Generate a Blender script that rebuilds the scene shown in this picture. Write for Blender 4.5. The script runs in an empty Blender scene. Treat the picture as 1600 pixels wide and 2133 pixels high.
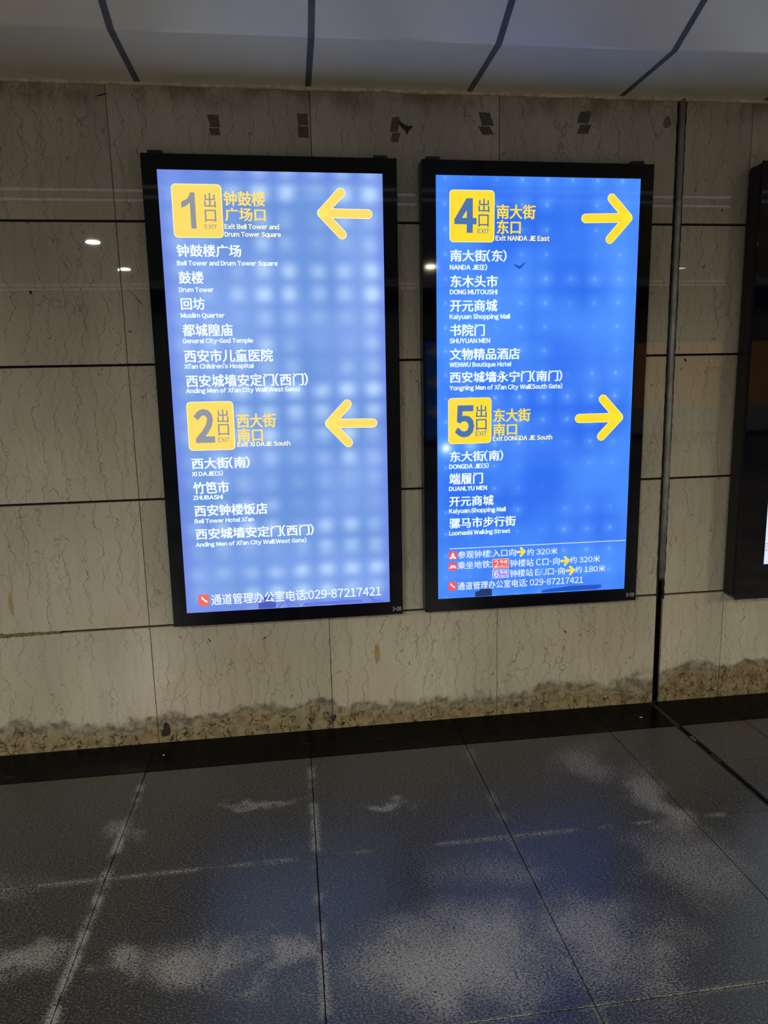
import bpy, bmesh, math, random
from mathutils import Vector, Matrix
random.seed(7)
scene = bpy.context.scene
COL = scene.collection

# ------------------------------------------------------------------ camera, world, exposure
cam_data = bpy.data.cameras.new('camera')
cam = bpy.data.objects.new('camera', cam_data)
COL.objects.link(cam)
cam.location = (0.7479, -3.5062, 1.7634)
cam.rotation_euler = (1.3993, 0.0230, -0.1302)
cam_data.sensor_fit = 'HORIZONTAL'
cam_data.sensor_width = 36.0
cam_data.lens = 36.0 * 1472.84 / 1600.0
cam_data.clip_start = 0.05
scene.camera = cam
world = bpy.data.worlds.new('world')
scene.world = world
world.use_nodes = True
world.node_tree.nodes['Background'].inputs[0].default_value = (0.5, 0.5, 0.55, 1)
world.node_tree.nodes['Background'].inputs[1].default_value = 0.0
scene.view_settings.view_transform = 'Standard'
scene.view_settings.look = 'None'
scene.view_settings.gamma = 1.0
scene.view_settings.use_curve_mapping = False
scene.view_settings.exposure = 0.0
scene.cycles.adaptive_threshold = 0.04
scene.cycles.adaptive_min_samples = 12
scene.cycles.max_bounces = 4
scene.cycles.diffuse_bounces = 3
scene.cycles.glossy_bounces = 2
scene.cycles.transmission_bounces = 1
DOWNLIGHT_POWER = 225.0      # watts of each ceiling downlight
SIGN_GAIN = 1.08            # brightness of the back-lit light boxes

# ------------------------------------------------------------------ small helpers
def lin(r, g, b):
    f = lambda c: c / 12.92 if c <= 0.04045 else ((c + 0.055) / 1.055) ** 2.4
    return (f(r / 255), f(g / 255), f(b / 255), 1.0)

def mesh_obj(name, verts, faces, mat, parent=None, smooth=False):
    me = bpy.data.meshes.new(name)
    me.from_pydata([tuple(v) for v in verts], [], faces)
    me.update()
    if smooth:
        for p in me.polygons:
            p.use_smooth = True
    return link(name, me, mat, parent)

def link(name, me, mat=None, parent=None):
    if mat is not None and not me.materials:
        me.materials.append(mat)
    o = bpy.data.objects.new(name, me)
    COL.objects.link(o)
    if parent:
        o.parent = parent
    return o

def box_data(x0, x1, y0, y1, z0, z1):
    v = [(x0, y0, z0), (x1, y0, z0), (x1, y1, z0), (x0, y1, z0), (x0, y0, z1), (x1, y0, z1), (x1, y1, z1), (x0, y1, z1)]
    f = [(0, 3, 2, 1), (4, 5, 6, 7), (0, 1, 5, 4), (1, 2, 6, 5), (2, 3, 7, 6), (3, 0, 4, 7)]
    return v, f

def join_data(parts):
    V, F = [], []
    for v, f in parts:
        n = len(V)
        V += list(v)
        F += [tuple(i + n for i in q) for q in f]
    return V, F

def box(name, dims, mat, parent=None, bevel=0.0, seg=2):
    v, f = box_data(*dims)
    if bevel <= 0:
        return mesh_obj(name, v, f, mat, parent)
    bm = bmesh.new()
    vs = [bm.verts.new(p) for p in v]
    for q in f:
        bm.faces.new([vs[i] for i in q])
    bmesh.ops.bevel(bm, geom=list(bm.edges), offset=bevel, segments=seg, affect='EDGES', profile=0.5)
    me = bpy.data.meshes.new(name)
    bm.to_mesh(me)
    bm.free()
    return link(name, me, mat, parent)

def empty(name, loc=(0, 0, 0), rot=(0, 0, 0)):
    o = bpy.data.objects.new(name, None)
    o.empty_display_size = 0.1
    o.location = loc
    o.rotation_euler = rot
    COL.objects.link(o)
    return o

def tag(o, label=None, cat=None, group=None, kind=None):
    for k, v in (('label', label), ('category', cat), ('group', group), ('kind', kind)):
        if v:
            o[k] = v
    return o

def tube_data(pts, r, n=12, cap=True):
    V, F = [], []
    for i, p in enumerate(pts):
        p = Vector(p)
        a = Vector(pts[max(i - 1, 0)])
        b = Vector(pts[min(i + 1, len(pts) - 1)])
        t = (b - a).normalized()
        u = t.orthogonal().normalized()
        w = t.cross(u)
        rr = r[i] if isinstance(r, (list, tuple)) else r
        for k in range(n):
            q = 2 * math.pi * k / n
            V.append(p + u * (math.cos(q) * rr) + w * (math.sin(q) * rr))
    for i in range(len(pts) - 1):
        for k in range(n):
            k2 = (k + 1) % n
            F.append((i * n + k, i * n + k2, (i + 1) * n + k2, (i + 1) * n + k))
    if cap:
        F.append(tuple(range(n))[::-1])
        F.append(tuple((len(pts) - 1) * n + k for k in range(n)))
    return V, F

# ------------------------------------------------------------------ node helper
class NT:
    def __init__(self, name):
        self.mat = bpy.data.materials.new(name)
        self.mat.use_nodes = True
        self.t = self.mat.node_tree
        self.t.nodes.clear()
        self.out = self.t.nodes.new('ShaderNodeOutputMaterial')
        self.bsdf = self.t.nodes.new('ShaderNodeBsdfPrincipled')
        self.t.links.new(self.bsdf.outputs[0], self.out.inputs[0])

    def set(self, node, sock, val):
        s = node.inputs[sock]
        if isinstance(val, bpy.types.NodeSocket):
            self.t.links.new(val, s)
        else:
            s.default_value = val

    def p(self, **kw):
        for k, v in kw.items():
            self.set(self.bsdf, k.replace('_', ' '), v)
        return self

    def node(self, kind, props=None, out=0, **ins):
        n = self.t.nodes.new('ShaderNode' + kind)
        for k, v in (props or {}).items():
            setattr(n, k, v)
        for k, v in ins.items():
            self.set(n, k.replace('_', ' '), v)
        return n.outputs[out]

    def m(self, op, a, b=0.0, c=None, clamp=False):
        n = self.t.nodes.new('ShaderNodeMath')
        n.operation = op
        n.use_clamp = clamp
        self.set(n, 0, a)
        self.set(n, 1, b)
        if c is not None:
            self.set(n, 2, c)
        return n.outputs[0]

    def vm(self, op, a, b=(0, 0, 0), out=0):
        n = self.t.nodes.new('ShaderNodeVectorMath')
        n.operation = op
        self.set(n, 0, a)
        self.set(n, 1, b)
        return n.outputs[out]

    def sep(self, v):
        n = self.t.nodes.new('ShaderNodeSeparateXYZ')
        self.set(n, 0, v)
        return n.outputs

    def comb(self, x, y, z):
        n = self.t.nodes.new('ShaderNodeCombineXYZ')
        for i, q in enumerate((x, y, z)):
            self.set(n, i, q)
        return n.outputs[0]

    def noise(self, vec, scale=5.0, detail=4.0, rough=0.5, dist=0.0, out=0):
        return self.node('TexNoise', out=out, Vector=vec, Scale=scale, Detail=detail, Roughness=rough, Distortion=dist)

    def step(self, x, a, b, lo=0.0, hi=1.0):      # smooth ramp lo..hi while x goes a..b
        n = self.t.nodes.new('ShaderNodeMapRange')
        n.interpolation_type = 'SMOOTHSTEP'
        self.set(n, 0, x)
        if a > b:
            a, b, lo, hi = b, a, hi, lo
        for i, q in enumerate((a, b, lo, hi)):
            n.inputs[i + 1].default_value = q
        return n.outputs[0]

    def mix(self, f, a, b):
        n = self.t.nodes.new('ShaderNodeMix')
        n.data_type = 'RGBA'
        self.set(n, 0, f)
        self.set(n, 6, a)
        self.set(n, 7, b)
        return n.outputs[2]

    def bump(self, h, strength=0.2, dist=0.01):
        self.set(self.bsdf, 'Normal', self.node('Bump', Height=h, Strength=strength, Distance=dist))
        return self

    def world(self):
        return self.node('NewGeometry')           # Position

    def local(self):
        return self.node('TexCoord', out=3)

def plain(name, color, rough=0.5, metal=0.0, spec=0.5, wear=0.0, scale=20.0):
    n = NT(name)
    c = color
    if wear:
        f = n.noise(n.world(), scale, 5, 0.6)
        d = tuple(q * (1 - wear) for q in color[:3]) + (1,)
        c = n.mix(n.step(f, 0.35, 0.65), color, d)
    n.p(Base_Color=c, Roughness=rough, Metallic=metal)
    n.set(n.bsdf, 'Specular IOR Level', spec)
    return n.mat

def lit(name, color, gain=1.0, rough=0.06):
    """back-lit translucent film with a glossy face"""
    n = NT(name)
    n.p(Base_Color=tuple(q * 0.12 for q in color[:3]) + (1,), Roughness=rough, Emission_Color=color, Emission_Strength=gain * SIGN_GAIN)
    n.mat.cycles.emission_sampling = 'NONE'       # small prints: found by bounced rays, not sampled one by one
    return n.mat

# ------------------------------------------------------------------ materials of the place
def marble(name, foot=False, top=False):
    n = NT(name)
    P = n.world()
    rnd = n.node('ObjectInfo', out=5)
    off = n.comb(n.m('MULTIPLY', rnd, 37.0), n.m('MULTIPLY', rnd, 11.0), n.m('MULTIPLY', rnd, 23.0))
    Q = n.vm('ADD', P, off)
    x, y, z = n.sep(Q)
    px, py, pz = n.sep(P)
    # wiggly, mostly vertical hairline veins
    def veins(freq, amp, vx, vz, wid, m0, m1):
        w = n.noise(n.vm('MULTIPLY', Q, (vx, vx, vz)), 1.0, 4, 0.64)
        s = n.m('ADD', n.m('MULTIPLY', x, freq), n.m('MULTIPLY', w, amp))
        d = n.m('ABSOLUTE', n.m('SUBTRACT', n.m('FRACT', s), 0.5))
        line = n.step(d, wid, wid * 0.25)
        msk = n.step(n.noise(n.vm('MULTIPLY', Q, (8.0, 8.0, 2.4)), 1.0, 1, 0.6), m0, m1, 0.30, 1.0)
        return n.m('MULTIPLY', line, msk)
    v1 = veins(12.0, 2.9, 2.2, 5.0, 0.022, 0.30, 0.52)
    v2 = veins(17.0, 4.4, 3.2, 7.0, 0.024, 0.36, 0.58)
    vor = n.node('TexVoronoi', {'feature': 'DISTANCE_TO_EDGE'}, Vector=n.vm('ADD', n.vm('MULTIPLY', Q, (15.0, 15.0, 5.0)), n.vm('MULTIPLY', n.noise(n.vm('MULTIPLY', Q, (16, 16, 9)), 1.0, 1, 0.6, out=1), (1.3, 1.3, 1.3))), Scale=1.0)
    v3 = n.m('MULTIPLY', n.step(vor, 0.022, 0.004), n.step(n.noise(Q, 3.5, 1, 0.5), 0.52, 0.64))
    v = n.m('MAXIMUM', n.m('MAXIMUM', v1, n.m('MULTIPLY', v2, 0.8)), n.m('MULTIPLY', v3, 0.6))
    tone = n.noise(n.vm('MULTIPLY', Q, (2.0, 2.0, 1.0)), 1.0, 2, 0.55)
    base = n.mix(n.step(tone, 0.3, 0.7), lin(174, 169, 152), lin(192, 187, 170))
    base = n.mix(n.m('MULTIPLY', n.step(n.noise(n.vm('MULTIPLY', Q, (26, 26, 3.5)), 1.0, 1, 0.6), 0.5, 0.75), 0.30), base, lin(160, 154, 135))
    # pale rosy and ochre clouds of the stone
    base = n.mix(n.m('MULTIPLY', n.step(n.noise(Q, 1.7, 1, 0.5), 0.52, 0.75), 0.25), base, lin(180, 155, 138))
    col = n.mix(n.m('MULTIPLY', v, 0.66), base, lin(58, 54, 44))
    # specks
    sp = n.step(n.noise(Q, 42, 0, 0.5), 0.86, 0.90)
    col = n.mix(n.m('MULTIPLY', sp, 0.6), col, lin(70, 60, 45))
    if foot:
        # damp, peeled and stained foot of the wall
        tall = n.step(px, 2.45, 2.85, 0.0, 0.055)
        n1 = n.noise(P, 4.0, 4, 0.62)
        n2 = n.noise(n.vm('ADD', P, (3.1, 0, 0)), 22.0, 4, 0.6)
        zz = n.m('SUBTRACT', n.m('ADD', n.m('ADD', pz, n.m('MULTIPLY', n.m('SUBTRACT', n1, 0.5), -0.28)), n.m('MULTIPLY', n.m('SUBTRACT', n2, 0.5), -0.05)), tall)
        damp = n.step(zz, 0.165, 0.115)
        col = n.mix(n.m('MULTIPLY', damp, 0.45), col, lin(112, 103, 76))
        band = n.m('MULTIPLY', n.step(zz, 0.085, 0.105), n.step(zz, 0.155, 0.12))
        col = n.mix(n.m('MULTIPLY', band, n.step(n2, 0.35, 0.65, 0.1, 0.75)), col, lin(66, 61, 46))
        low = n.step(zz, 0.10, 0.075)
        ochre = n.mix(n.step(n2, 0.4, 0.62), lin(146, 130, 92), lin(112, 96, 64))
        col = n.mix(n.m('MULTIPLY', low, 0.8), col, ochre)
        rust = n.m('MULTIPLY', n.m('MULTIPLY', n.step(px, 2.0, 2.7), n.step(pz, 0.27, 0.05)), n.step(n.noise(P, 9.0, 4, 0.65), 0.46, 0.62))
        col = n.mix(n.m('MULTIPLY', rust, 0.55), col, lin(84, 58, 30))
        cr = n.node('TexVoronoi', {'feature': 'DISTANCE_TO_EDGE'}, Vector=n.vm('ADD', n.vm('MULTIPLY', P, (1.25, 1.25, 0.8)), n.vm('MULTIPLY', n.noise(P, 26, 3, 0.7, out=1), (0.06, 0.06, 0.06))), Scale=22.0)
        crack = n.m('MULTIPLY', n.m('MULTIPLY', n.step(cr, 0.055, 0.014), n.step(zz, 0.115, 0.075)), n.step(n.noise(P, 13.0, 2, 0.6), 0.44, 0.54))
        col = n.mix(n.m('MULTIPLY', crack, 0.95), col, lin(22, 18, 13))
        blot = n.m('MULTIPLY', n.step(n.noise(n.vm('MULTIPLY', P, (1.0, 1.0, 0.6)), 24.0, 3, 0.7), 0.58, 0.66), n.step(zz, 0.11, 0.05))
        col = n.mix(n.m('MULTIPLY', blot, 0.9), col, lin(34, 29, 22))
    if top:
        # brown seepage below the ceiling
        seep = n.m('MULTIPLY', n.step(n.m('ADD', pz, n.m('MULTIPLY', n.m('SUBTRACT', n.noise(n.vm('MULTIPLY', P, (5, 5, 2)), 1.0, 5, 0.6), 0.5), 0.35)), 3.0, 3.12), n.step(n.noise(P, 6, 4, 0.6), 0.4, 0.6))
        col = n.mix(n.m('MULTIPLY', seep, 0.55), col, lin(92, 76, 52))
    if foot:
        n.p(Base_Color=col, Roughness=n.m('ADD', 0.02, n.m('ADD', n.m('MULTIPLY', damp, 0.5), n.m('MULTIPLY', v, 0.2))))
        n.bump(n.m('MULTIPLY', n.m('ADD', crack, n.m('MULTIPLY', damp, n2)), -1.0), 0.30, 0.003)
    else:
        n.p(Base_Color=col, Roughness=0.016)
    return n.mat

def granite(name, patches):
    n = NT(name)
    P = n.world()
    x, y, z = n.sep(P)
    rnd = n.node('ObjectInfo', out=5)
    flow = n.vm('ADD', P, n.vm('MULTIPLY', n.noise(P, 11.0, 0, 0.5, out=1), (0.03, 0.03, 0)))
    fl = n.noise(n.vm('MULTIPLY', flow, (115.0, 215.0, 1.0)), 1.0, 2, 0.62)
    fl2 = n.noise(n.vm('MULTIPLY', flow, (230.0, 300.0, 1.0)), 1.0, 0, 0.5)
    big = n.noise(P, 1.3, 3, 0.6)
    base = n.mix(n.step(big, 0.35, 0.7), lin(34, 34, 35), lin(46, 46, 47))
    base = n.mix(n.m('MULTIPLY', rnd, 0.3), base, lin(46, 45, 43))
    # lighter patches with edges of their own
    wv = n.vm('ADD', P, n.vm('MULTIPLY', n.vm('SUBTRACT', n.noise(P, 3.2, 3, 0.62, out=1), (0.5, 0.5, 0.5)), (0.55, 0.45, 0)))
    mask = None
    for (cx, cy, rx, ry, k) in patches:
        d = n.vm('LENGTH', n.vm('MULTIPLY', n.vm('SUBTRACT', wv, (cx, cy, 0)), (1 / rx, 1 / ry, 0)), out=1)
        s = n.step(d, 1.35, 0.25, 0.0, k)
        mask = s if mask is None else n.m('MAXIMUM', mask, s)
    lines = None
    for jx, k in ((-0.012, 1.0), (0.769, 0.75), (1.542, 0.45)):
        d = n.m('ABSOLUTE', n.m('SUBTRACT', x, jx))
        s = n.m('MULTIPLY', n.step(n.m('ADD', d, n.m('MULTIPLY', big, 0.02)), 0.046, 0.014), k)
        lines = s if lines is None else n.m('MAXIMUM', lines, s)
    for jy in (-1.037, -1.83):
        d = n.m('ABSOLUTE', n.m('SUBTRACT', y, jy))
        s = n.m('MULTIPLY', n.step(n.m('ADD', d, n.m('MULTIPLY', big, 0.02)), 0.034, 0.012), 0.5)
        lines = n.m('MAXIMUM', lines, s)
    lines = n.m('MULTIPLY', lines, n.step(n.noise(P, 4.0, 2, 0.7), 0.42, 0.56))
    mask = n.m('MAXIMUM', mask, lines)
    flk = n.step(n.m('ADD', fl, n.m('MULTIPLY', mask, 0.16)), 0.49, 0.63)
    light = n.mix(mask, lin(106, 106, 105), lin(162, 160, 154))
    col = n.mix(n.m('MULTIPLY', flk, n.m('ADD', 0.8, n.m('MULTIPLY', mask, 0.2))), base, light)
    col = n.mix(n.m('MULTIPLY', n.step(fl2, 0.56, 0.68), 0.7), col, lin(22, 22, 22))
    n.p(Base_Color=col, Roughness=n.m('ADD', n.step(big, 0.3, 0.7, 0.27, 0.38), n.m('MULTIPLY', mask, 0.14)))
    n.set(n.bsdf, 'Specular IOR Level', 0.82)
    n.bump(n.m('ADD', fl, n.m('MULTIPLY', fl2, 0.4)), 0.28, 0.0014)
    return n.mat

def black_granite(name):
    n = NT(name)
    P = n.world()
    d = n.noise(P, 3.0, 5, 0.65)
    col = n.mix(n.step(d, 0.4, 0.7), lin(5, 5, 6), lin(13, 13, 13))
    sp = n.step(n.noise(P, 95.0, 2, 0.5), 0.73, 0.78)
    col = n.mix(n.m('MULTIPLY', sp, 0.6), col, lin(120, 118, 110))
    sc = n.step(n.noise(n.vm('MULTIPLY', P, (5, 26, 1)), 1.0, 3, 0.6), 0.66, 0.74)
    col = n.mix(n.m('MULTIPLY', sc, 0.35), col, lin(90, 86, 80))
    n.p(Base_Color=col, Roughness=n.step(d, 0.3, 0.7, 0.22, 0.38))
    n.set(n.bsdf, 'Specular IOR Level', 0.06)
    return n.mat

def painted_panel(name):
    n = NT(name)
    P = n.world()
    d = n.noise(P, 1.2, 4, 0.55)
    col = n.mix(n.step(d, 0.35, 0.7), lin(246, 240, 222), lin(236, 230, 212))
    n.p(Base_Color=col, Roughness=0.30)
    n.set(n.bsdf, 'Specular IOR Level', 0.9)
    return n.mat

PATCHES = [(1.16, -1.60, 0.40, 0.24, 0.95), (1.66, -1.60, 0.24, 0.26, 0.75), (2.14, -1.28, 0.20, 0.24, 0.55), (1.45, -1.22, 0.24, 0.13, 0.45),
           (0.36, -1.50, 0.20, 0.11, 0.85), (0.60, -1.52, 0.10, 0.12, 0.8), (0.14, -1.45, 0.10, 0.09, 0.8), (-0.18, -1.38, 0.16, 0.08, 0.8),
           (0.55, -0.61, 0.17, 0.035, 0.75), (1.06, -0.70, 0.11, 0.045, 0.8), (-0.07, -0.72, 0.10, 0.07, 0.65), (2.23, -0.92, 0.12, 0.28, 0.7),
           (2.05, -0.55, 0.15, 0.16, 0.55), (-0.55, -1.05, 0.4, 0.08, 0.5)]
M = {}
M['marble'] = marble('polished beige marble')
M['marble_foot'] = marble('polished beige marble with damp foot', foot=True)
M['marble_top'] = marble('polished beige marble with seepage', top=True)
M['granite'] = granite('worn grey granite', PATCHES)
M['black_granite'] = black_granite('black granite')
M['mortar'] = plain('dark mortar', lin(30, 26, 22), 0.9, wear=0.4)
M['joint'] = plain('black joint', lin(4, 4, 4), 0.9, spec=0.05)
M['sealant'] = plain('crumbled sealant', lin(26, 24, 21), 0.8, wear=0.5, scale=60)
M['mould'] = plain('dark mould', lin(50, 45, 35), 0.9, wear=0.55, scale=70)
M['grout'] = plain('ochre grout', lin(124, 108, 78), 0.9, wear=0.5, scale=70)
M['panel'] = painted_panel('painted ceiling panel')
M['seam'] = plain('grey seam tape', lin(104, 105, 112), 0.5, wear=0.25, scale=12)
M['caulk'] = plain('cream caulk', lin(228, 219, 190), 0.7, wear=0.35, scale=30)
M['tube'] = plain('grey metal tube', lin(168, 169, 172), 0.34, 0.35, wear=0.35, scale=14)
M['black_frame'] = plain('gloss black glass border', lin(8, 10, 24), 0.04, spec=0.25)
M['black_metal'] = plain('black painted metal', lin(20, 21, 25), 0.35, wear=0.2)
M['brown_metal'] = plain('dark brown painted metal', lin(30, 25, 25), 0.4, wear=0.2)
M['residue'] = plain('adhesive residue', lin(104, 95, 84), 0.75, wear=0.35, scale=90)
M['dark_residue'] = plain('torn black tape', lin(34, 31, 32), 0.6, wear=0.3, scale=60)
M['ochre_stain'] = plain('ochre drip', lin(172, 150, 100), 0.6, wear=0.2, scale=40)
M['plain_wall'] = plain('far wall stone', lin(96, 94, 90), 0.35, wear=0.15, scale=3)
M['white_metal'] = plain('white enamel', lin(220, 220, 216), 0.4)
M['paper'] = plain('white paper', lin(205, 203, 198), 0.8)

# ------------------------------------------------------------------ the setting
XL, XR, YF, ZC = -12.0, 16.0, -11.5, 3.80           # ends, opposite wall, main ceiling height
def struct(o):
    o['kind'] = 'structure'
    return o

ROWS = [0.0, 0.624, 1.264, 1.904, 2.543, 3.122]
COLS_A = [-3.6, -2.7, -1.8, -0.9, 0.0, 0.895, 1.787, 2.684]
COLS_B = [2.721, 3.078, 3.975, 4.872, 5.77]
v, f = join_data([box_data(XL, XR, 0.020, 0.20, -0.2, 4.2), box_data(XL, COLS_A[0], 0, 0.021, 0, 3.122), box_data(COLS_B[-1], XR, 0, 0.021, 0, 3.122)])
wall_back = struct(mesh_obj('wall_back', v, f, M['mortar']))
wall_back.data.materials.append(M['marble'])
for i, p in enumerate(wall_back.data.polygons):
    p.material_index = 0 if i < 6 else 1

TILE_CACHE = {}
def slab_mesh(key, w, d, h, c, axis, mat):
    """chamfered slab, origin at its centre of the visible face; axis 'y': face looks to -y, 'z': face looks up"""
    k = (key, round(w, 4), round(h, 4))
    if k in TILE_CACHE:
        return TILE_CACHE[k]
    a, b = w / 2, h / 2
    rings = [(a, b, d), (a, b, c), (a - c, b - c, 0)]
    V, F = [], []
    for (p, q, dep) in rings:
        for (s, t) in ((-1, -1), (1, -1), (1, 1), (-1, 1)):
            V.append((s * p, dep, t * q) if axis == 'y' else (s * p, t * q, -dep))
    for r in range(2):
        for i in range(4):
            j = (i + 1) % 4
            F.append((r * 4 + i, r * 4 + j, (r + 1) * 4 + j, (r + 1) * 4 + i))
    F.append((8, 9, 10, 11))
    F.append((3, 2, 1, 0))
    me = bpy.data.meshes.new(key)
    me.from_pydata(V, [], F)
    me.update()
    me.materials.append(mat)
    TILE_CACHE[k] = me
    return me

rng = random.Random(3)
for cols in (COLS_A, COLS_B):
    for i in range(len(cols) - 1):
        for j in range(len(ROWS) - 1):
            x0, x1 = cols[i] + 0.0013, cols[i + 1] - 0.0013
            z0 = ROWS[j] + (0.0055 if j else 0.0)
            z1 = ROWS[j + 1] - (0.0055 if j < len(ROWS) - 2 else 0.0)
            o = link('tile', slab_mesh(['foot_tile', 'wall_tile', 'wall_tile', 'wall_tile', 'top_tile'][j], x1 - x0, 0.020, z1 - z0, 0.0012, 'y', M[['marble_foot', 'marble', 'marble', 'marble', 'marble_top'][j]]), None, wall_back)
            o.location = ((x0 + x1) / 2, rng.uniform(-0.0008, 0.0008), (z0 + z1) / 2)
            o.rotation_euler = (rng.uniform(-0.0012, 0.0012), 0, rng.uniform(-0.0012, 0.0012))

# marks on the wall: torn tape, glue, drips, broken grout
def blotch(name, x0, x1, z0, z1, mat, seed, n=22, rag=0.16, power=4.0, lean=0.0):
    r2 = random.Random(seed)
    cx, cz, a, b = (x0 + x1) / 2, (z0 + z1) / 2, (x1 - x0) / 2, (z1 - z0) / 2
    ring = []
    if power >= 4:                                  # torn rectangle
        m = max(n // 4, 5)
        for (p, q) in (((-1, -1), (1, -1)), ((1, -1), (1, 1)), ((1, 1), (-1, 1)), ((-1, 1), (-1, -1))):
            for k in range(m):
                t = k / m
                ring.append(((p[0] + (q[0] - p[0]) * t) * (1 - rag * r2.random()), (p[1] + (q[1] - p[1]) * t) * (1 - rag * r2.random())))
    else:
        for k in range(n):
            t = 2 * math.pi * k / n
            rad = 1 - rag * (0.5 + 0.28 * math.sin(2 * t + seed) + 0.22 * math.sin(3 * t + 2.1 * seed)) - 0.25 * rag * r2.random()
            ring.append((math.cos(t) * rad, math.sin(t) * rad))
    n = len(ring)
    V = [(cx + a * c + lean * s, dep, cz + b * s) for dep in (-0.0016, 0.004) for c, s in ring]
    F = [tuple(range(n))] + [(k, k + n, (k + 1) % n + n, (k + 1) % n) for k in range(n)]
    return mesh_obj(name, V, F, mat, wall_back)

def residue(x0, x1, z0, z1, seed, lean=0.0):
    zm = z0 + (z1 - z0) * random.Random(seed).uniform(0.35, 0.5)
    blotch('tape_residue', x0, x1, zm + 0.0004, z1, M['residue'], seed, lean=lean)
    blotch('tape_residue', x0 + 0.001, x1 + 0.001, z0, zm - 0.0004, M['residue'], seed + 50, lean=lean)
residue(0.437, 0.487, 2.912, 3.000, 1, -0.004)
residue(0.834, 0.886, 2.910, 3.014, 2)
residue(1.266, 1.306, 2.898, 3.010, 3, 0.006)
residue(1.690, 1.752, 2.938, 3.040, 4, -0.010)
residue(2.174, 2.236, 2.952, 3.055, 5, 0.008)
t = [(1.302, 2.998), (1.316, 2.985), (1.334, 2.974), (1.352, 2.969), (1.372, 2.972), (1.360, 2.958), (1.350, 2.948), (1.343, 2.932), (1.334, 2.950), (1.318, 2.962), (1.306, 2.976)]
mesh_obj('torn_tape', [(x, -0.003, z) for x, z in t] + [(x, 0.003, z) for x, z in t], [tuple(range(len(t)))[::-1]] + [(k, (k + 1) % len(t), (k + 1) % len(t) + len(t), k + len(t)) for k in range(len(t))], M['dark_residue'], wall_back)
blotch('glue_mark', 2.606, 2.652, 2.985, 3.044, plain('rosy glue', lin(128, 108, 96), 0.6, wear=0.2), 9, rag=0.25, power=2)
blotch('drip_stain', 1.124, 1.152, 0.332, 0.470, M['ochre_stain'], 11, rag=0.22, power=2.2)
blotch('drip_stain', -0.650, -0.628, 0.708, 0.850, M['ochre_stain'], 12, rag=0.3, power=2.2)
blotch('drip_stain', 2.775, 2.786, 0.905, 0.955, M['ochre_stain'], 13, rag=0.3, power=2.2)
blotch('dark_spot', -0.405, -0.391, 2.226, 2.243, M['sealant'], 14, rag=0.2, power=2)
blotch('mould_spot', 0.005, 0.075, 0.018, 0.115, M['mould'], 15, n=44, rag=0.5, power=2)
blotch('mould_spot', 0.883, 0.918, 0.035, 0.085, M['mould'], 16, n=38, rag=0.5, power=2)
for (xa, za, xb, zb, wd) in ((-0.045, 3.062, 0.014, 3.076, 0.0026), (0.066, 2.205, 0.090, 2.170, 0.0022), (2.776, 1.890, 2.790, 1.866, 0.0050), (2.850, 2.330, 2.868, 2.350, 0.0026), (2.935, 2.605, 2.948, 2.618, 0.0040), (2.16, 0.46, 2.175, 0.44, 0.0040), (0.28, 0.545, 0.295, 0.52, 0.003), (0.55, 0.52, 0.575, 0.535, 0.003)):
    dx, dz = xb - xa, zb - za
    ln = math.hypot(dx, dz)
    px_, pz_ = -dz / ln * wd, dx / ln * wd
    ring = [(xa, za), (xa + dx * 0.35 - px_, za + dz * 0.35 - pz_), (xb, zb), (xa + dx * 0.6 + px_, za + dz * 0.6 + pz_)]
    mesh_obj('scuff_mark', [(a, -0.0014, b) for a, b in ring] + [(a, 0.003, b) for a, b in ring], [(0, 1, 2, 3)] + [(k, k + 4, (k + 1) % 4 + 4, (k + 1) % 4) for k in range(4)], M['sealant'], wall_back)
def rag_strip(name, pts_fn, n, mat, parent, seed):
    """crumbled ribbon: pts_fn(t) gives (centre, half width, axis along which it frays)"""
    r = random.Random(seed)
    V, F = [], []
    for i in range(n + 1):
        c, w, ax, nrm = pts_fn(i / n)
        c, ax, nrm = Vector(c), Vector(ax), Vector(nrm)
        a, b = w * (0.55 + 0.75 * r.random()), w * (0.55 + 0.75 * r.random())
        for q in (c - ax * a, c + ax * b):
            V.append(q + nrm * (0.0015 + 0.002 * r.random()))
        for q in (c - ax * a, c + ax * b):
            V.append(q - nrm * 0.006)
    for i in range(n):
        k, l = 4 * i, 4 * i + 4
        F += [(k, k + 1, l + 1, l), (k + 2, l + 2, l + 3, k + 3), (k, l, l + 2, k + 2), (k + 1, k + 3, l + 3, l + 1)]
    F += [(0, 2, 3, 1), (4 * n, 4 * n + 1, 4 * n + 3, 4 * n + 2)]
    return mesh_obj(name, V, F, mat, parent)
rag_strip('broken_grout', lambda t: ((-0.95 + 0.53 * t, 0.0, 0.624), 0.013 * (1 - 0.45 * t), (0, 0, 1), (0, -1, 0)), 46, M['grout'], wall_back, 21)
for sx, sd in ((2.6835, 31), (2.7215, 32)):
    rag_strip('sealant_edge', lambda t: ((sx, 0.0, 0.60 + 2.52 * t), 0.0045, (1, 0, 0), (0, -1, 0)), 120, M['sealant'], wall_back, sd)

# expansion joint of the wall: dark slot with a metal tube pressed into it
box('joint_backing', (2.676, 2.729, 0.017, 0.021, 0.0, 3.122), M['joint'], wall_back)
pipe = tag(empty('joint_tube', (2.703, 0.0, 0.712)), 'grey metal tube pressed into the vertical wall joint right of the blue sign', 'pipe')
v, f = tube_data([(0, -0.004, 0), (0.0015, -0.005, 0.6), (-0.001, -0.004, 1.2), (0.001, -0.003, 1.8), (0, -0.002, 2.408)], 0.0155, 16)
mesh_obj('tube', v, f, M['tube'], pipe, smooth=True)
v, f = tube_data([(0, -0.004, -0.004), (0, -0.004, 0.010)], 0.0165, 16)
mesh_obj('end_cap', v, f, M['black_metal'], pipe)

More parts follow.
